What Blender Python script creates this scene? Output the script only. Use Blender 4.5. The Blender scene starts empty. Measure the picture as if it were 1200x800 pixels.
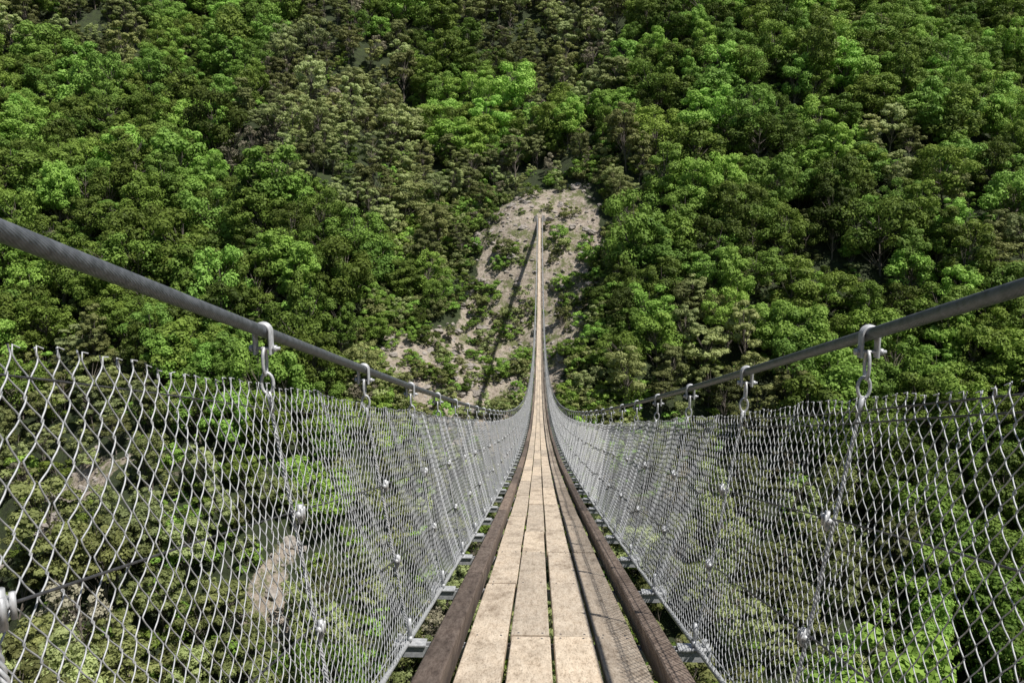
import bpy, math, random
import numpy as np
from mathutils import Vector, noise

random.seed(7); rng = np.random.default_rng(7)
scene = bpy.context.scene
COL = scene.collection
B, C, L, EYE = 0.285, 0.00122, 233.6, 0.88
CABLE_H, LOW_H = 1.16, -0.04
def zd(y): return -EYE - B*y + C*y*y
def hw(h): return 0.62 + 0.16*(h-LOW_H)/(CABLE_H-LOW_H)

# ------------------------------------------------------------ mesh helper
class MB:
    def __init__(s): s.v=[]; s.f=[]; s.r=[]; s.n=0
    def add(s, v, f, rnd=0.0):
        v=np.asarray(v,dtype=np.float32).reshape(-1,3); f=np.asarray(f,dtype=np.int64).reshape(-1,4)
        s.v.append(v); s.f.append(f+s.n); s.n+=len(v)
        r=np.asarray(rnd,dtype=np.float32)
        s.r.append(np.full(len(v),rnd,dtype=np.float32) if r.ndim==0 else r)
    def tubes(s, P, rad, sides=5, ref=(1,0,0), rnd=0.0):
        P=np.asarray(P,dtype=np.float64)
        if P.ndim==2: P=P[None]
        W,N,_=P.shape
        T=np.gradient(P,axis=1); T/=np.linalg.norm(T,axis=2,keepdims=True)+1e-12
        S=np.cross(T,np.array(ref,dtype=float)); S/=np.linalg.norm(S,axis=2,keepdims=True)+1e-12
        U=np.cross(S,T)
        a=np.arange(sides)*2*math.pi/sides
        rad=np.asarray(rad,dtype=float)
        if rad.ndim==0: rad=np.full(N,float(rad))
        V=P[:,:,None,:]+rad[None,:,None,None]*(np.cos(a)[None,None,:,None]*S[:,:,None,:]+np.sin(a)[None,None,:,None]*U[:,:,None,:])
        idx=np.arange(W*N*sides).reshape(W,N,sides)
        a0=idx[:,:-1,:]; a1=idx[:,1:,:]
        F=np.stack([a0,np.roll(a0,-1,axis=2),np.roll(a1,-1,axis=2),a1],axis=-1)
        s.add(V,F,rnd)
    def rod(s,p0,p1,r,sides=8,rnd=0.0):
        p0=np.array(p0,float);p1=np.array(p1,float); d=(p1-p0)
        e=d/np.linalg.norm(d)*1e-4
        ref=(0,0,1) if abs(d[2])<0.8*np.linalg.norm(d) else (0,1,0)
        s.tubes(np.array([p0-e,p0,p1,p1+e]),np.array([1e-5,r,r,1e-5]),sides,ref,rnd)
    def box(s,x0,x1,y0,y1,z0,z1,rnd=0.0,zf=None,ch=0.0):
        prof=[(x0,z0),(x1,z0),(x1,z1-ch),(x1-ch,z1),(x0+ch,z1),(x0,z1-ch)] if ch>0 else [(x0,z0),(x1,z0),(x1,z1),(x0,z1)]
        n=len(prof); V=[]
        for y in (y0,y1):
            for (x,z) in prof: V.append((x,y,z+(zf(y) if zf else 0)))
        F=[(i,(i+1)%n,n+(i+1)%n,n+i) for i in range(n)]
        if n==4: F+=[(3,2,1,0),(4,5,6,7)]
        else: F+=[(5,2,1,0),(5,4,3,2),(6,7,8,11),(8,9,10,11)]
        s.add(V,F,rnd)
    def obj(s,name,mat,parent=None,smooth=True,link=True):
        V=np.concatenate(s.v);F=np.concatenate(s.f);R=np.concatenate(s.r)
        me=bpy.data.meshes.new(name)
        me.vertices.add(len(V)); me.vertices.foreach_set('co',V.ravel())
        me.loops.add(F.size); me.loops.foreach_set('vertex_index',F.ravel().astype(np.int32))
        me.polygons.add(len(F)); me.polygons.foreach_set('loop_start',(np.arange(len(F))*4).astype(np.int32))
        me.update(calc_edges=True)
        at=me.attributes.new('rnd','FLOAT','POINT'); at.data.foreach_set('value',R)
        me.polygons.foreach_set('use_smooth',np.full(len(F),smooth))
        if isinstance(mat,(list,tuple)):
            for m in mat: me.materials.append(m)
        else: me.materials.append(mat)
        ob=bpy.data.objects.new(name,me)
        if link: COL.objects.link(ob)
        if parent: ob.parent=parent
        return ob

def empty(name):
    e=bpy.data.objects.new(name,None); COL.objects.link(e); return e

# ------------------------------------------------------------ materials
def mat(name):
    m=bpy.data.materials.new(name); m.use_nodes=True
    nt=m.node_tree; b=nt.nodes['Principled BSDF']
    return m,nt,b
def N(nt,t,**k):
    n=nt.nodes.new(t)
    for a,v in k.items(): setattr(n,a,v)
    return n
def ramp(nt,fac,stops):
    r=N(nt,'ShaderNodeValToRGB'); e=r.color_ramp.elements
    while len(e)<len(stops): e.new(0.5)
    for i,(p,c) in enumerate(stops): e[i].position=p; e[i].color=(*c,1)
    nt.links.new(fac,r.inputs['Fac']); return r.outputs['Color']
def mixc(nt,fac,a,b,mode='MIX'):
    m=N(nt,'ShaderNodeMix',data_type='RGBA',blend_type=mode)
    for s,v in ((0,fac),(6,a),(7,b)):
        if hasattr(v,'is_linked'): nt.links.new(v,m.inputs[s])
        elif s==0: m.inputs[0].default_value=v
        else: m.inputs[s].default_value=(*v,1)
    return m.outputs[2]
def mth(nt,op,a,b=None,c=None):
    m=N(nt,'ShaderNodeMath',operation=op)
    for i,v in enumerate((a,b,c)):
        if v is None: continue
        if hasattr(v,'is_linked'): nt.links.new(v,m.inputs[i])
        else: m.inputs[i].default_value=v
    return m.outputs[0]
def noiz(nt,vec,scale,detail=4,rough=0.55):
    n=N(nt,'ShaderNodeTexNoise'); n.inputs['Scale'].default_value=scale
    n.inputs['Detail'].default_value=detail; n.inputs['Roughness'].default_value=rough
    if vec is not None: nt.links.new(vec,n.inputs['Vector'])
    return n.outputs['Fac']

def steel(name,c0,c1,metal,rough,scale=60):
    m,nt,b=mat(name)
    g=N(nt,'ShaderNodeNewGeometry')
    f=noiz(nt,g.outputs['Position'],scale,4)
    nt.links.new(ramp(nt,f,[(0.3,c0),(0.7,c1)]),b.inputs['Base Color'])
    b.inputs['Metallic'].default_value=metal
    r=mth(nt,'MULTIPLY_ADD',f,0.3,rough-0.15); nt.links.new(r,b.inputs['Roughness'])
    return m
M_wire=steel('galvanised_wire',(0.40,0.41,0.42),(0.58,0.59,0.60),0.25,0.55,40)
M_galv=steel('galvanised_steel',(0.42,0.43,0.44),(0.66,0.67,0.68),0.3,0.5,70)
M_cable=steel('strand_cable_steel',(0.11,0.12,0.135),(0.22,0.235,0.26),0.35,0.5,50)
M_dark=steel('dark_wire_rope',(0.06,0.06,0.065),(0.14,0.14,0.15),0.4,0.5,60)

def wood(name,lo,hi,dark):
    m,nt,b=mat(name)
    g=N(nt,'ShaderNodeNewGeometry'); a=N(nt,'ShaderNodeAttribute',attribute_name='rnd')
    k=mth(nt,'MULTIPLY',a.outputs['Fac'],91.0)
    off=N(nt,'ShaderNodeCombineXYZ'); nt.links.new(k,off.inputs[0]); nt.links.new(k,off.inputs[1])
    def loc(sx,sy,sz):
        mp=N(nt,'ShaderNodeVectorMath',operation='MULTIPLY'); mp.inputs[1].default_value=(sx,sy,sz)
        nt.links.new(g.outputs['Position'],mp.inputs[0])
        ad=N(nt,'ShaderNodeVectorMath',operation='ADD'); nt.links.new(mp.outputs[0],ad.inputs[0]); nt.links.new(off.outputs[0],ad.inputs[1])
        return ad.outputs[0]
    grain=noiz(nt,loc(42,1.5,42),1.0,7,0.65)
    fine=noiz(nt,loc(150,7,150),1.0,4,0.6)
    blot=noiz(nt,loc(3.2,1.3,3.2),2.0,6,0.65)
    grit=noiz(nt,loc(60,60,60),1.0,3,0.7)
    c=ramp(nt,grain,[(0.26,dark),(0.42,lo),(0.70,hi)])
    t=ramp(nt,a.outputs['Fac'],[(0,(0.50,0.48,0.47)),(0.3,(0.76,0.75,0.74)),(0.6,(0.96,0.94,0.91)),(1,(1.12,1.08,1.02))])
    c=mixc(nt,1.0,c,t,'MULTIPLY')
    s=ramp(nt,blot,[(0.34,(0.58,0.55,0.53)),(0.48,(0.95,0.95,0.95)),(0.68,(1.1,1.08,1.06))])
    c=mixc(nt,0.9,c,s,'MULTIPLY')
    c=mixc(nt,0.75,c,ramp(nt,fine,[(0.34,(0.52,0.49,0.46)),(0.5,(1,1,1))]),'MULTIPLY')
    c=mixc(nt,0.5,c,ramp(nt,grit,[(0.3,(0.55,0.53,0.5)),(0.42,(1,1,1))]),'MULTIPLY')
    nt.links.new(c,b.inputs['Base Color']); b.inputs['Roughness'].default_value=0.85
    bp=N(nt,'ShaderNodeBump'); bp.inputs['Strength'].default_value=0.7; bp.inputs['Distance'].default_value=0.004
    nt.links.new(mth(nt,'ADD',grain,mth(nt,'MULTIPLY',fine,0.4)),bp.inputs['Height']); nt.links.new(bp.outputs[0],b.inputs['Normal'])
    return m
M_plank=wood('weathered_plank_wood',(0.64,0.54,0.425),(0.83,0.73,0.60),(0.32,0.245,0.175))
M_kerb=wood('kerb_timber_wood',(0.19,0.145,0.12),(0.35,0.285,0.24),(0.075,0.054,0.043))

m,nt,b=mat('concrete'); g=N(nt,'ShaderNodeNewGeometry')
nt.links.new(ramp(nt,noiz(nt,g.outputs['Position'],2,6),[(0.3,(0.28,0.27,0.25)),(0.7,(0.42,0.40,0.37))]),b.inputs['Base Color']); b.inputs['Roughness'].default_value=0.9
M_conc=m

def leafmat(name,stops,var,transl=0.3):
    m,nt,b=mat(name)
    a=N(nt,'ShaderNodeAttribute',attribute_name='rnd'); o=N(nt,'ShaderNodeObjectInfo')
    big=noiz(nt,o.outputs['Location'],0.022,3,0.6)
    f=mth(nt,'ADD',mth(nt,'MULTIPLY',a.outputs['Fac'],0.32),mth(nt,'MULTIPLY',o.outputs['Random'],0.72))
    f=mth(nt,'ADD',f,mth(nt,'MULTIPLY_ADD',big,1.4,-0.70))
    c=ramp(nt,f,stops)
    hs=N(nt,'ShaderNodeHueSaturation')
    nt.links.new(c,hs.inputs['Color'])
    nt.links.new(mth(nt,'MULTIPLY_ADD',o.outputs['Random'],var,0.5-var/2),hs.inputs['Hue'])
    rr=mth(nt,'FRACT',mth(nt,'MULTIPLY',o.outputs['Random'],37.7))
    nt.links.new(mth(nt,'MULTIPLY_ADD',rr,0.85,0.66),hs.inputs['Value'])
    nt.links.new(hs.outputs[0],b.inputs['Base Color'])
    b.inputs['Roughness'].default_value=0.6; b.inputs['Specular IOR Level'].default_value=0.18
    tr=N(nt,'ShaderNodeBsdfTranslucent'); nt.links.new(hs.outputs[0],tr.inputs['Color'])
    mx=N(nt,'ShaderNodeMixShader'); mx.inputs[0].default_value=transl
    nt.links.new(b.outputs[0],mx.inputs[1]); nt.links.new(tr.outputs[0],mx.inputs[2])
    nt.links.new(mx.outputs[0],nt.nodes['Material Output'].inputs['Surface'])
    return m
M_leafA=leafmat('leaf_broad',[(0.1,(0.080,0.135,0.026)),(0.5,(0.200,0.310,0.055)),(0.95,(0.32,0.45,0.09))],0.05,0.27)
M_leafB=leafmat('leaf_olive',[(0.1,(0.110,0.135,0.045)),(0.5,(0.245,0.280,0.100)),(0.95,(0.37,0.40,0.17))],0.045,0.27)
M_leafC=leafmat('leaf_sparse',[(0.1,(0.17,0.16,0.10)),(0.5,(0.24,0.22,0.15)),(0.95,(0.31,0.28,0.21))],0.04,0.2)
m,nt,b=mat('bark'); g=N(nt,'ShaderNodeNewGeometry')
nt.links.new(ramp(nt,noiz(nt,g.outputs['Position'],3,5),[(0.3,(0.09,0.072,0.06)),(0.7,(0.26,0.225,0.19))]),b.inputs['Base Color']); b.inputs['Roughness'].default_value=0.95
M_bark=m
m,nt,b=mat('rock'); g=N(nt,'ShaderNodeNewGeometry')
nt.links.new(ramp(nt,noiz(nt,g.outputs['Position'],0.9,8,0.65),[(0.3,(0.16,0.14,0.125)),(0.5,(0.33,0.295,0.26)),(0.75,(0.48,0.44,0.40))]),b.inputs['Base Color']); b.inputs['Roughness'].default_value=0.9
M_rock=m

# ground
m,nt,b=mat('hillside_ground'); g=N(nt,'ShaderNodeNewGeometry'); P=g.outputs['Position']
a=N(nt,'ShaderNodeAttribute',attribute_name='bare')
litter=ramp(nt,noiz(nt,P,0.5,8,0.7),[(0.3,(0.022,0.028,0.012)),(0.5,(0.040,0.055,0.020)),(0.7,(0.065,0.095,0.026))])
dirt=ramp(nt,noiz(nt,P,0.6,10,0.8),[(0.32,(0.13,0.105,0.08)),(0.42,(0.31,0.255,0.20)),(0.54,(0.48,0.41,0.335)),(0.75,(0.62,0.55,0.47))])
gf=ramp(nt,noiz(nt,P,0.22,8,0.8),[(0.49,(0,0,0)),(0.56,(1,1,1))])
dirt=mixc(nt,gf,dirt,(0.16,0.175,0.07))
mk=mth(nt,'ADD',a.outputs['Fac'],mth(nt,'MULTIPLY_ADD',noiz(nt,P,0.25,6,0.7),1.0,-0.5))
mk=ramp(nt,mk,[(0.42,(0,0,0)),(0.55,(1,1,1))])
nt.links.new(mixc(nt,mk,litter,dirt),b.inputs['Base Color']); b.inputs['Roughness'].default_value=0.95
bp=N(nt,'ShaderNodeBump'); bp.inputs['Strength'].default_value=1.0; bp.inputs['Distance'].default_value=0.8
nt.links.new(noiz(nt,P,0.8,9,0.75),bp.inputs['Height']); nt.links.new(bp.outputs[0],b.inputs['Normal'])
M_ground=m

# ------------------------------------------------------------ terrain
K=0.80
def sm(t): t=max(0,min(1,t)); return t*t*(3-2*t)
def height(x,y):
    far=K*(y-L-1)-EYE-0.3
    if y>430: far=K*(430-L)+(y-430)*0.55
    if y>700: far=K*(430-L)+270*0.55+(y-700)*0.05
    near=-EYE-0.4-0.9*(y+5)
    if y<-5: near=-EYE-0.4-0.35*(y+5)
    if y<-200: near=-EYE+68+0.02*(-200-y)
    w=14.0
    z=w*math.log(math.exp(min(far/w,60))+math.exp(min(near/w,60))) if max(far,near)/w<50 else max(far,near)
    n=noise.noise(Vector((x/70+3.1,y/150,0.5)))*22+noise.noise(Vector((x/30,y/52,4.2)))*10
    n+=noise.noise(Vector((x/11,y/14,9.1)))*2.4+noise.noise(Vector((x/4,y/4,2.0)))*0.6
    n-=8*math.exp(-((x+0.42*y)/13)**2)*sm((y-170)/30)
    da=math.hypot(x,(y-L)*1.0); dn=math.hypot(x,y+6)
    k=sm((da-4)/26)*sm((dn-3)/25)
    z+=n*k
    return z
def interp(y,tab):
    if y<=tab[0][0]: return tab[0][1]
    for (a,va),(c,vc) in zip(tab,tab[1:]):
        if y<=c: return va+(vc-va)*(y-a)/(c-a)
    return tab[-1][1]
XL=[(174,-26),(184,-38),(197,-41),(203,-30),(210,-22),(225,-20),(238,-18),(252,-11)]
XR=[(174,-1),(188,6),(198,12),(206,15),(220,18),(232,19),(242,15),(252,9)]
def bare(x,y):
    v=-0.6
    if 168<y<259:
        e=min(x-interp(y,XL),interp(y,XR)-x,(y-173)*0.6,(252-y)*1.0)
        e+=noise.noise(Vector((x/5.5,y/6.5,11)))*4.5
        lim=0.95 if y>205 else 0.75
        v=max(v,min(lim,0.32+e/8.0) if e>-7 else v)
    for (cx,cy,r) in ((-92,150,10),(-49,138,6.5)):
        d=1-math.hypot((x-cx),(y-cy)*0.8)/r+noise.noise(Vector((x/4,y/4,1)))*0.7
        v=max(v,min(0.8,0.18+d*1.2))
    return v
def axis(core0,core1,step,ends):
    a=list(np.arange(core0,core1+0.01,step))
    s=step; v=a[-1]
    while v<ends[1]: s*=1.25; v+=s; a.append(v)
    s=step; v=a[0]
    while v>ends[0]: s*=1.25; v-=s; a.insert(0,v)
    return a
xs=axis(-260,260,2.3,(-2500,2500)); ys=axis(-40,420,2.1,(-1500,2500))
gb=MB(); V=[(x,y,height(x,y)) for y in ys for x in xs]
nx=len(xs); ii=np.arange(len(V)).reshape(len(ys),nx)
F=np.stack([ii[:-1,:-1],ii[:-1,1:],ii[1:,1:],ii[1:,:-1]],-1).reshape(-1,4)
gb.add(np.array(V),F)
ground=gb.obj('hillside_terrain',M_ground)
at=ground.data.attributes.new('bare','FLOAT','POINT')
at.data.foreach_set('value',np.array([bare(v[0],v[1]) if (-130<v[0]<130 and 120<v[1]<260) else -0.6 for v in V],dtype=np.float32))

# ------------------------------------------------------------ tree variants
def leaves(mb,cen,nor,size,rnd):
    n=len(cen)
    nor=nor/(np.linalg.norm(nor,axis=1,keepdims=True)+1e-9)
    r=rng.normal(size=(n,3)); t=np.cross(nor,r); t/=np.linalg.norm(t,axis=1,keepdims=True)+1e-9
    u=np.cross(nor,t); s=size[:,None]; asp=rng.uniform(0.55,1.0,(n,1))
    q=np.stack([cen-t*s,cen-u*s*asp+t*s*0.15,cen+t*s,cen+u*s*asp-t*s*0.15],1)
    mb.add(q,np.arange(4*n).reshape(n,4),np.repeat(rnd,4))
def make_tree(name,style,seed,leafm):
    r=np.random.default_rng(seed); wood_=MB(); lf=MB()
    if style=='shrub': H=2.4;cr=1.7;base=0.2;nl=11
    elif style=='broad': H=r.uniform(11,15);cr=r.uniform(4.2,6.2);base=H*0.26;nl=int(r.integers(32,44))
    elif style=='olive': H=r.uniform(10.5,15);cr=r.uniform(3.6,5.0);base=H*r.uniform(0.30,0.46);nl=int(r.integers(26,36))
    else: H=r.uniform(9,12);cr=r.uniform(3.0,4.0);base=H*0.35;nl=20
    lean=r.normal(0,0.5,2) if style!='shrub' else np.zeros(2)
    ell=r.uniform(0.8,1.2); skew=r.uniform(0,6.28)
    tr=0.17 if style!='shrub' else 0.04
    tt=np.linspace(0,1,7)
    path=np.stack([lean[0]*tt**2+0.12*np.sin(tt*5+seed),lean[1]*tt**2+0.12*np.cos(tt*4+seed),-0.8+tt*(H*0.86+0.8)],1)
    wood_.tubes(path,tr*(1.15-tt),6,(1,0.1,0))
    lobes=[]
    for i in range(nl):
        ang=r.uniform(0,2*math.pi); u=r.uniform(0,1)
        zz=base+(H-base)*(0.1+0.82*u)
        env=math.sin(math.pi*(0.16+0.74*u))**0.6
        rad=cr*env*math.sqrt(r.uniform(0.3,1))*0.84*(1+0.22*math.cos(2*(ang-skew))+0.12*math.cos(3*ang+seed))
        p=np.array([math.cos(ang)*rad*ell+lean[0]*u,math.sin(ang)*rad/ell+lean[1]*u,zz])
        lr=r.uniform(0.17,0.34)*cr*(1.1-0.3*u)
        lobes.append((p,lr))
        s0=min(1,max(0.15,(zz-lr*1.4)/(H*0.86)*0.8)); q=path[int(s0*6)]
        k=np.linspace(0,1,5)[:,None]; mid=(q+p)/2+np.array([0,0,-0.12*rad])
        lp=(1-k)**2*q+2*k*(1-k)*mid+k**2*p
        wood_.tubes(lp,np.linspace(tr*0.42,tr*0.1,5),4,(0.3,0.2,1))
        if style=='sparse':
            for _ in range(7):
                d=r.normal(size=3); d[2]=abs(d[2]); d/=np.linalg.norm(d)
                s=lp[int(r.integers(2,5))]; wood_.tubes(np.array([s,s+d*lr*0.6+r.normal(0,.08,3),s+d*lr*1.3]),np.array([.035,.022,.008]),3,(0.2,0.9,0.3))
    for (p,lr) in lobes:
        n=int({'broad':165,'olive':130,'sparse':55,'shrub':85}[style]*(0.7+lr/(0.26*cr)*0.35))
        d=r.normal(size=(n,3)); d[:,2]=d[:,2]*0.85+0.34; d/=np.linalg.norm(d,axis=1,keepdims=True)
        sq={'broad':0.8,'olive':0.58,'sparse':0.6,'shrub':0.8}[style]
        rr=lr*(r.uniform(0.62,1.15,(n,1)))
        cen=p+d*rr*np.array([1.05,1.05,sq])
        nor=d*1.3+r.normal(size=(n,3))*0.38+np.array([0,0,0.30])
        sz=r.uniform(0.14,0.29,n)*(0.5 if style=='shrub' else 1.0)
        base_t=r.uniform(0.1,0.9)
        leaves(lf,cen,nor,sz,np.clip(base_t+r.normal(0,0.16,n),0,1))
    nw=sum(len(f) for f in wood_.f); mb=MB()
    for v,f,q in zip(wood_.v,wood_.f,wood_.r): mb.v.append(v);mb.r.append(q)
    mb.f=wood_.f[:]; mb.n=wood_.n
    off=wood_.n
    for v,f,q in zip(lf.v,lf.f,lf.r): mb.v.append(v);mb.f.append(f+off);mb.r.append(q)
    ob=mb.obj(name,[M_bark,leafm],smooth=False,link=False)
    mi=np.ones(len(ob.data.polygons),dtype=np.int32); mi[:nw]=0
    ob.data.polygons.foreach_set('material_index',mi)
    return ob
def collection(name,obs):
    c=bpy.data.collections.new(name)
    for o in obs: c.objects.link(o)
    return c
trees=[make_tree('t%02d_broad'%i,'broad',10+i,M_leafA) for i in range(7)]
trees+=[make_tree('t%02d_olive'%(7+i),'olive',40+i,M_leafB) for i in range(7)]
trees+=[make_tree('t%02d_sparse'%(14+i),'sparse',70+i,M_leafC) for i in range(2)]
C_tree=collection('tree_kinds',trees)
C_shrub=collection('shrub_kinds',[make_tree('s%02d'%i,'shrub',90+i,M_leafA if i%2 else M_leafB) for i in range(4)])
def make_rock(name,seed):
    import bmesh
    bm=bmesh.new(); bmesh.ops.create_icosphere(bm,subdivisions=3,radius=1.0)
    for v in bm.verts:
        n=noise.noise(v.co*1.1+Vector((seed*3.3,0,0)))*0.5+noise.noise(v.co*2.7+Vector((0,seed,0)))*0.22
        v.co*=1+n; v.co.z*=0.62
    me=bpy.data.meshes.new(name); bm.to_mesh(me); bm.free(); me.materials.append(M_rock)
    return bpy.data.objects.new(name,me)
C_rock=collection('boulder_kinds',[make_rock('r%02d'%i,i) for i in range(4)])

def scatter(name,pts,rots,scs,idx,coll):
    me=bpy.data.meshes.new(name); me.from_pydata(pts,[],[])
    a=me.attributes.new('prot','FLOAT_VECTOR','POINT'); a.data.foreach_set('vector',np.array(rots,dtype=np.float32).ravel())
    a=me.attributes.new('pscl','FLOAT_VECTOR','POINT'); a.data.foreach_set('vector',np.array(scs,dtype=np.float32).ravel())
    a=me.attributes.new('pidx','INT','POINT'); a.data.foreach_set('value',np.array(idx,dtype=np.int32))
    ob=bpy.data.objects.new(name,me); COL.objects.link(ob)
    ng=bpy.data.node_groups.new(name+'_nodes','GeometryNodeTree')
    ng.interface.new_socket('Geometry',in_out='INPUT',socket_type='NodeSocketGeometry')
    ng.interface.new_socket('Geometry',in_out='OUTPUT',socket_type='NodeSocketGeometry')
    gi=ng.nodes.new('NodeGroupInput'); go=ng.nodes.new('NodeGroupOutput')
    ip=ng.nodes.new('GeometryNodeInstanceOnPoints'); ci=ng.nodes.new('GeometryNodeCollectionInfo')
    ci.inputs['Collection'].default_value=coll; ci.inputs['Separate Children'].default_value=True; ci.inputs['Reset Children'].default_value=True
    ip.inputs['Pick Instance'].default_value=True
    def na(n,t):
        q=ng.nodes.new('GeometryNodeInputNamedAttribute'); q.data_type=t; q.inputs['Name'].default_value=n; return q.outputs['Attribute']
    l=ng.links.new
    l(gi.outputs[0],ip.inputs['Points']); l(ci.outputs[0],ip.inputs['Instance'])
    l(na('pidx','INT'),ip.inputs['Instance Index'])
    e2r=ng.nodes.new('FunctionNodeEulerToRotation'); l(na('prot','FLOAT_VECTOR'),e2r.inputs[0]); l(e2r.outputs[0],ip.inputs['Rotation'])
    l(na('pscl','FLOAT_VECTOR'),ip.inputs['Scale']); l(ip.outputs[0],go.inputs[0])
    md=ob.modifiers.new('scatter','NODES'); md.node_group=ng
    return ob

TP,TR,TS,TI=[],[],[],[]
SP,SR,SS,SI=[],[],[],[]
sp=7.2
for row,yy in enumerate(np.arange(18,430,sp*0.88)):
    wid=max(85,yy*0.76+20)
    for xx in np.arange(-wid+(row%2)*sp*.5,wid,sp):
        x=xx+random.uniform(-.5,.5)*sp; y=yy+random.uniform(-.5,.5)*sp
        z=height(x,y)
        bv=bare(x,y); small=1.0
        if bv>0.12:
            if y<206 and abs(x)>3 and noise.noise(Vector((x/9,y/9,8)))>0.06: small=random.uniform(0.32,0.52)
            else: continue
        if 110<y<165 and bare(x*1.05,y+8)>0.3: continue
        if abs(x)<8 and (y>165 and y<254) and small==1.0: continue
        if y<40 and abs(x)<12: continue
        if random.random()<0.03: continue
        zn=noise.noise(Vector((x/46+7,y/58,1.3)))+0.35*noise.noise(Vector((x/15,y/15,5)))
        side=abs(x+5)/ (0.6*y)
        q=zn*1.2+ (side-0.42)*0.75 + (0.10 if y>300 and x>40 else 0)+ (0.12 if x<-90 and y<280 else 0)
        if q>0.10: idx=random.randrange(0,7)
        elif random.random()<0.12: idx=random.randrange(14,16)
        else: idx=random.randrange(7,14)
        s=random.uniform(0.7,1.25) if idx>=7 else random.uniform(0.72,1.4)
        if random.random()<0.12: s*=1.25
        s*=small
        if y<60: s*=0.7
        if bv>-0.5 and small==1.0: s*=0.72
        if 140<y<208 and -38<x<18 and small==1.0: s*=0.62
        TP.append((x,y,z-0.2)); TR.append((random.gauss(0,.06),random.gauss(0,.06),random.uniform(0,6.28)))
        TS.append((s*random.uniform(.85,1.2),s*random.uniform(.85,1.2),s*random.uniform(0.8,1.15))); TI.append(idx)
scatter('forest',TP,TR,TS,TI,C_tree)
for _ in range(7500):
    y=random.uniform(118,430); x=random.uniform(-0.7*y,0.7*y)
    if random.random()<0.32: x=random.uniform(-44,22); y=random.uniform(168,256)
    b_=bare(x,y)
    if abs(x)<2.2 and y>218: continue
    if b_>0.1:
        dens=noise.noise(Vector((x/6,y/6,3)))
        if y<165: continue
        if y>226 and (dens<0.12 or random.random()<0.4): continue
        if dens<0.0 or random.random()<0.3: continue
        s=random.uniform(0.4,1.3)*(1.8 if random.random()<.22 else 1)
    else: s=random.uniform(0.9,2.3)
    SP.append((x,y,height(x,y)-0.15)); SR.append((0,0,random.uniform(0,6.28)))
    SS.append((s,s,s*random.uniform(.7,1.1))); SI.append(random.randrange(4))
scatter('shrubs',SP,SR,SS,SI,C_shrub)
RP,RR,RS,RI=[],[],[],[]
for _ in range(4200):
    if random.random()<0.25: x=random.uniform(-105,-38); y=random.uniform(130,162)
    else: x=random.uniform(-44,22); y=random.uniform(168,256)
    if bare(x,y)<0.25: continue
    if abs(x)<2 and y>225: continue
    s=0.12+0.5*random.random()**3+ (0.9 if random.random()<0.05 else 0)
    RP.append((x,y,height(x,y)-0.05)); RR.append((random.uniform(-.5,.5),random.uniform(-.5,.5),random.uniform(0,6.28)))
    RS.append((s*1.3,s,s)); RI.append(random.randrange(4))
scatter('boulders',RP,RR,RS,RI,C_rock)

# ------------------------------------------------------------ bridge
bridge=empty('suspension_footbridge')
Y0,DY=0.88,1.17
hy=[Y0+DY*k for k in range(-6,int((L-Y0)/DY)+1)]
pl=MB(); sc=MB()
cols=[(-0.352,-0.186),(-0.172,-0.006),(0.008,0.172),(0.190,0.352)]
for ci,(x0,x1) in enumerate(cols):
    k=-6+(ci%2)
    while Y0+DY*k < L-0.5:
        step=2 if random.random()<0.75 else (1 if random.random()<.5 else 3)
        y0=Y0+DY*k+0.004; y1=min(L,Y0+DY*(k+step)-0.004)
        dz=random.uniform(-0.005,0.005); dx=random.uniform(-0.004,0.004)
        rv=random.uniform(0.0,0.30) if ci==3 else random.uniform(0.35,1.0)  # right column tinted darker: weathering plus netting shade put into the wood colour
        for j in range(step):
            a=y0+(y1-y0)*j/step; c_=y0+(y1-y0)*(j+1)/step
            pl.box(x0+dx,x1+dx,a,c_,-0.042+dz,0.0+dz,rv,zd,0.0035)
        if y0<26:
            for j in range(step+1):
                yb=Y0+DY*(k+j)
                yb+= 0.035 if j==0 else (-0.035 if j==step else 0.01)
                for fx in (0.2,0.8):
                    xx=x0+dx+(x1-x0)*fx+random.uniform(-.006,.006)
                    sc.rod((xx,yb,zd(yb)+dz-0.004),(xx,yb,zd(yb)+dz+0.0012),0.0048,8)
        k+=step
pl.obj('deck_planks',M_plank,bridge,smooth=False)
sc.obj('plank_screws',M_dark,bridge,smooth=False)
kb=MB()
for sx in (-1,1):
    k=-6
    while Y0+DY*k<L-0.5:
        y0=Y0+DY*k+0.003; y1=min(L,Y0+DY*(k+3)-0.003); rv=random.random()
        dx=random.uniform(-.004,.004)
        for j in range(3):
            a=y0+(y1-y0)*j/3; c_=y0+(y1-y0)*(j+1)/3
            xa,xb=(0.385,0.462) if sx>0 else (-0.472,-0.378)
            kb.box(xa+dx,xb+dx,a,c_,-0.045,0.062,rv,zd,0.006)
        k+=3
kb.obj('edge_kerbs',M_kerb,bridge,smooth=False)
cb=MB()
for y in hy:
    z=zd(y)
    cb.box(-0.68,0.68,y-0.020,y+0.020,z-0.098,z-0.088,0,None)
    cb.box(-0.68,0.68,y-0.020,y-0.014,z-0.087,z-0.047,0,None)
    cb.box(-0.68,0.68,y+0.014,y+0.020,z-0.087,z-0.047,0,None)
    cb.box(-0.68,-0.54,y-0.030,y+0.030,z-0.045,z-0.038,0,None)
    cb.box(0.54,0.68,y-0.030,y+0.030,z-0.045,z-0.038,0,None)
    for sx in (-1,1):
        if y<40:
            cb.rod((sx*0.655,y,z-0.03),(sx*0.655,y,z-0.005),0.012,6)
            a=np.linspace(-0.25*math.pi,1.25*math.pi,9)
            cb.tubes(np.stack([sx*0.62+0.019*np.cos(a),np.full(9,y),z+LOW_H+0.022*np.sin(a)+0.004],1),0.0045,5,(0,1,0))
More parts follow.
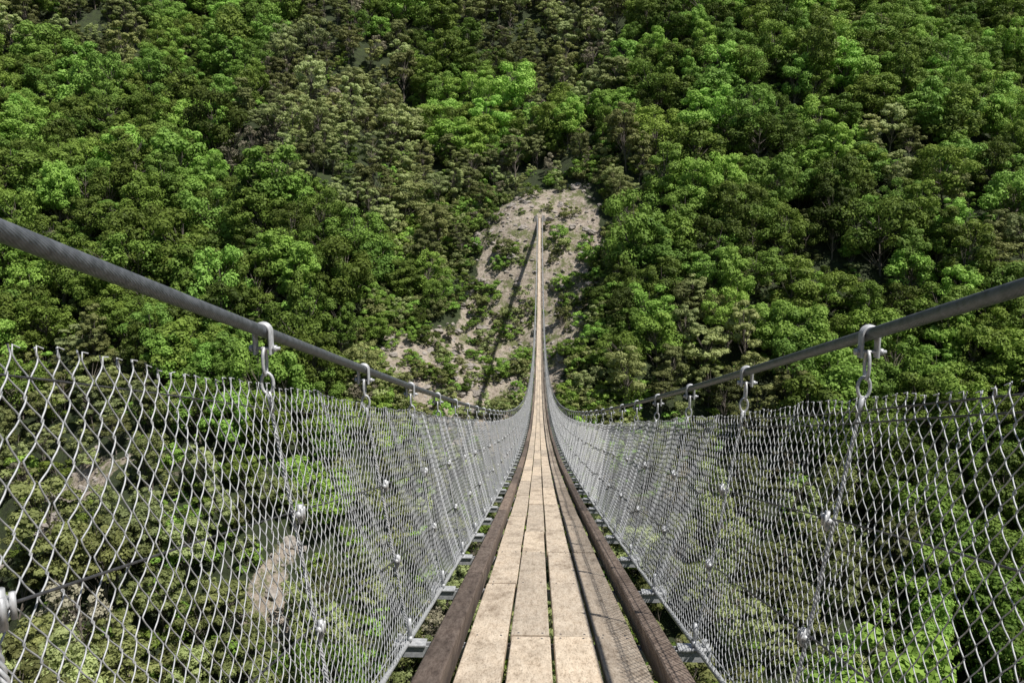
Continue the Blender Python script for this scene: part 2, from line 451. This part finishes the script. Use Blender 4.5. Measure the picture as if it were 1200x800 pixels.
cb.obj('crossbeams',M_galv,bridge,smooth=False)
def along(x,h,rad,mb,y0=-6.5,y1=L,sides=6,step=1.17,wob=0.0):
    n=int((y1-y0)/step)+1; yy=np.linspace(y0,y1,n)
    mb.tubes(np.stack([x+wob*np.sin(yy*2.1+x*9),yy,zd(yy)+h+wob*1.5*np.sin(yy*2.68+h*5)],1),rad,sides,(0,0,1))
lc=MB()
for sx in (-1,1):
    along(sx*0.62,LOW_H,0.011,lc,sides=8,step=0.5)
    along(sx*0.30,-0.115,0.012,lc,sides=6)
lc.obj('deck_cables',M_galv,bridge)
def strand(mb,x,h,R,y0,y1,step,lobes,lay,sides,depth):
    n=int((y1-y0)/step)+1; yy=np.linspace(y0,y1,n); a=np.arange(sides)*2*math.pi/sides
    tw=yy*2*math.pi/lay
    rr=R*(1-depth+depth*np.abs(np.cos(a*lobes/2))**0.6)
    A=a[None,:]+tw[:,None]
    X=x+rr*np.cos(A); slope=-B+2*C*yy; nrm=np.sqrt(1+slope**2)
    Yv=yy[:,None]-(slope/nrm)[:,None]*rr*np.sin(A); Z=(zd(yy)+h)[:,None]+(1/nrm)[:,None]*rr*np.sin(A)
    V=np.stack([X,Yv,Z],-1); idx=np.arange(n*sides).reshape(n,sides); p0=idx[:-1];p1=idx[1:]
    mb.add(V,np.stack([p0,np.roll(p0,-1,1),np.roll(p1,-1,1),p1],-1))
mc=MB()
for sx in (-1,1):
    strand(mc,sx*0.78,CABLE_H,0.0155,-6.5,14,0.012,22,0.30*sx,110,0.065)
    along(sx*0.78,CABLE_H,0.0152,mc,14,L,10,0.6)
mc.obj('main_cables',M_cable,bridge)

# hangers
hg=MB()
def arc(cx,y,cz,ra,rb,a0,a1,n,plane='xz'):
    a=np.linspace(a0,a1,n)
    if plane=='xz': return np.stack([cx+ra*np.cos(a),np.full(n,y),cz+rb*np.sin(a)],1)
    return np.stack([np.full(n,cx),y+ra*np.cos(a),cz+rb*np.sin(a)],1)
for y in hy:
    near=y<16
    for sx in (-1,1):
        z=zd(y); cx=sx*0.78; cz=z+CABLE_H
        s1=8 if near else 4
        U=arc(cx,y,cz,0.0205,0.0205,0,math.pi,11)
        U=np.concatenate([[[cx+0.0205,y,cz-0.060]],U,[[cx-0.0205,y,cz-0.060]]])
        hg.tubes(U,0.0045,s1,(0,1,0))
        if near:
            U2=U.copy(); U2[:,1]+=0.0093; hg.tubes(U2,0.0045,s1,(0,1,0))
            U2=U.copy(); U2[:,1]-=0.0093; hg.tubes(U2,0.0045,s1,(0,1,0))
            hg.rod((cx-0.034,y,cz-0.045),(cx+0.044,y,cz-0.045),0.0048,8)
            hg.rod((cx+0.0265,y,cz-0.045),(cx+0.035,y,cz-0.045),0.0095,6)
            hg.rod((cx-0.036,y,cz-0.045),(cx-0.0275,y,cz-0.045),0.0095,6)
            hg.tubes(arc(cx-sx*0.002,y,cz-0.080,0.015,0.036,0.5*math.pi,2.5*math.pi+0.01,17,'yz'),0.0048,8,(1,0,0))
            lx=cx-sx*0.006
            hg.tubes(arc(lx,y,cz-0.138,0.016,0.028,0.5*math.pi,2.5*math.pi+0.01,17,'xz'),0.0048,8,(0,1,0))
            hg.rod((lx-sx*0.003,y-0.002,cz-0.160),(cx-sx*0.016,y,cz-0.215),0.0072,8)
        top=np.array([cx-sx*0.012,y,cz-(0.20 if near else 0.05)]); bot=np.array([sx*0.612,y,z+LOW_H+0.01])
        if near:
            n=170; t=np.linspace(0,1,n)[:,None]; base=top+(bot-top)*t
            for ph in (0,2.094,4.189):
                a=t[:,0]*2*math.pi*24+ph
                Q=base.copy(); Q[:,0]+=0.0031*np.cos(a); Q[:,1]+=0.0031*np.sin(a)
                hg.tubes(Q,0.0030,5,(0,1,0))
        else: hg.tubes(np.array([top,(top+bot)/2,bot]),0.0062,4,(0,1,0))
        if y<45:
            for h in (0.665,0.335):
                x=sx*hw(h)-sx*0.010; zz=z+h
                hg.rod((x,y-0.017,zz),(x,y+0.017,zz),0.0085,8)
                hg.rod((x-0.010*sx,y-0.010,zz-0.016),(x-0.010*sx,y-0.010,zz+0.018),0.0042,6)
                hg.rod((x-0.010*sx,y+0.010,zz-0.018),(x-0.010*sx,y+0.010,zz+0.016),0.0042,6)
                hg.rod((x-0.003*sx,y-0.004,zz-0.026),(x-0.003*sx,y-0.004,zz+0.026),0.0075,8)
            hg.rod((bot[0],y,bot[2]+0.02),(bot[0],y,bot[2]+0.10),0.009,8)
            hg.rod((bot[0]-sx*0.004,y-0.018,bot[2]+0.012),(bot[0]-sx*0.004,y+0.018,bot[2]+0.012),0.010,8)
hg.obj('hangers',M_galv,bridge)

# chain link fences
S2=0.0255
def chain(mb,sx,y0,y1,stride,ppp,sides,rad,smooth,top):
    nper=17; per=(top-LOW_H)/nper
    n=int((y1-y0)/(S2*stride)); i=np.arange(n)
    hs=np.arange(nper*ppp+1)/ppp*per+LOW_H+0.002
    u=np.arange(nper*ppp+1)/ppp*2*math.pi
    s=np.cos(u)
    tri=(np.arcsin(0.98*s)/math.asin(0.98)) if smooth else s
    par=np.where(i%2==0,1.0,-1.0)
    yc=y0+i*S2*stride
    Yv=yc[:,None]+par[:,None]*tri[None,:]*(S2*stride*0.5+0.0009)
    X=np.broadcast_to(hw(hs)[None,:],Yv.shape).copy()
    H=np.broadcast_to(hs[None,:],Yv.shape).copy()
    X+=0.0016*np.sin(u*1.0)[None,:]*par[:,None]
    ph=yc[:,None]
    X+=0.012*np.sin(ph*2.7+sx)*np.sin(H*3.0)+0.007*np.sin(ph*5.9+H*4)+0.0035*np.sin(ph*17+H*21)
    Yv=Yv+0.008*np.sin(H*6.3+ph*1.9)+0.006*np.sin(H*15+ph*7.1)+0.0036*np.sin(ph*41+H*33)+0.0016*np.sin(ph*90+H*71)
    H+=0.008*np.sin(ph*3.1+0.5)*np.sin(H*2.2)+0.004*np.sin(ph*11)+0.003*np.sin(ph*29+H*19)
    if smooth:
        tip=np.stack([X[:,-1]+0.001,Yv[:,-1]-par*0.004,H[:,-1]+0.013],-1)
        tip2=np.stack([X[:,-1]-0.004,Yv[:,-1]-par*0.011,H[:,-1]+0.010+rng.normal(0,.002,n)],-1)
    Z=zd(Yv)+H
    Pp=np.stack([sx*X,Yv,Z],-1)
    if smooth:
        for tp in (tip,tip2):
            tp=tp.copy(); tp[:,0]*=sx; tp[:,2]+=zd(tp[:,1]); Pp=np.concatenate([Pp,tp[:,None,:]],1)
    mb.tubes(Pp,rad,sides,(1,0,0))
for sx in (-1,1):
    fe=empty('chain_link_fence'); top=0.998 if sx<0 else 0.975
    w=MB(); chain(w,sx,-2.0,9.0,1,8,6,0.00138,True,top)
    w.obj('near_netting',M_wire,fe)
    w=MB(); chain(w,sx,9.0,55.0,1,2,3,0.00138,False,top); chain(w,sx,55.0,L,2,2,3,0.0021,False,top)
    w.obj('far_netting',M_wire,fe,smooth=False)
    w=MB()
    for h,r in ((LOW_H+0.05,0.0026),):
        along(sx*(hw(h)-0.003),h,r,w,sides=6,step=0.39)
    w.obj('tension_wires',M_galv,fe)
    w=MB()
    for h,r in ((0.665,0.0024),(0.335,0.0030))+(((0.93,0.0024),(0.962,0.0024)) if sx>0 else ((0.955,0.0017),)):
        along(sx*(hw(h)+0.004),h,r,w,sides=6,step=0.2,wob=0.003)
    w.obj('mid_ropes',M_dark,fe)

# anchorages
for nm,ya,sg in (('bridge_anchorage',L,1),('bridge_anchorage',-6.5,-1)):
    e=empty(nm); mb=MB(); z=zd(ya)
    a,b_=(ya+0.01,ya+3.6) if sg>0 else (ya-3.6,ya-0.01)
    mb.box(-1.7,1.7,a,b_,z-2.2,z-0.02,0,None,0.05)
    for sx in (-1,1): mb.box(sx*1.15-0.3,sx*1.15+0.3,a+0.4,b_-0.4,z-0.018,z+0.75,0,None,0.04)
    mb.obj('concrete_block',M_conc,e,smooth=False)
    mb=MB()
    for sx in (-1,1):
        mb.rod((sx*0.78,ya,z-0.1),(sx*0.78,ya,z+1.3),0.05,10)
        mb.rod((sx*0.78,ya,z+1.16),(sx*1.15,ya+sg*2.6,z+0.55),0.02,8)
    mb.obj('saddle_posts',M_galv,e)

# ------------------------------------------------------------ light & camera
sv=Vector((0.465,-0.34,1.0)).normalized()
sl=bpy.data.lights.new('sun','SUN'); sl.energy=5.0; sl.angle=math.radians(0.5); sl.color=(1.0,0.96,0.90)
so=bpy.data.objects.new('sun',sl); COL.objects.link(so); so.rotation_euler=sv.to_track_quat('Z','Y').to_euler(); so.location=(50,-30,120)
w=bpy.data.worlds.new('World'); scene.world=w; w.use_nodes=True
sky=w.node_tree.nodes.new('ShaderNodeTexSky'); sky.sky_type='NISHITA'; sky.sun_disc=False
sky.sun_elevation=math.asin(sv.z); sky.sun_rotation=math.atan2(sv.x,sv.y)
bg=w.node_tree.nodes['Background']; bg.inputs['Strength'].default_value=0.062
w.node_tree.links.new(sky.outputs[0],bg.inputs['Color'])
cam=bpy.data.cameras.new('camera'); co=bpy.data.objects.new('camera',cam); COL.objects.link(co)
cam.sensor_width=36; cam.lens=28.26; cam.clip_start=0.05; cam.clip_end=6000
co.location=(-0.06,0,0); co.rotation_euler=(math.radians(90-8.93),0,math.radians(1.95))
scene.camera=co
scene.view_settings.view_transform='Standard'; scene.view_settings.look='None'; scene.view_settings.exposure=0
print('trees',len(TP),'shrubs',len(SP),'rocks',len(RP))
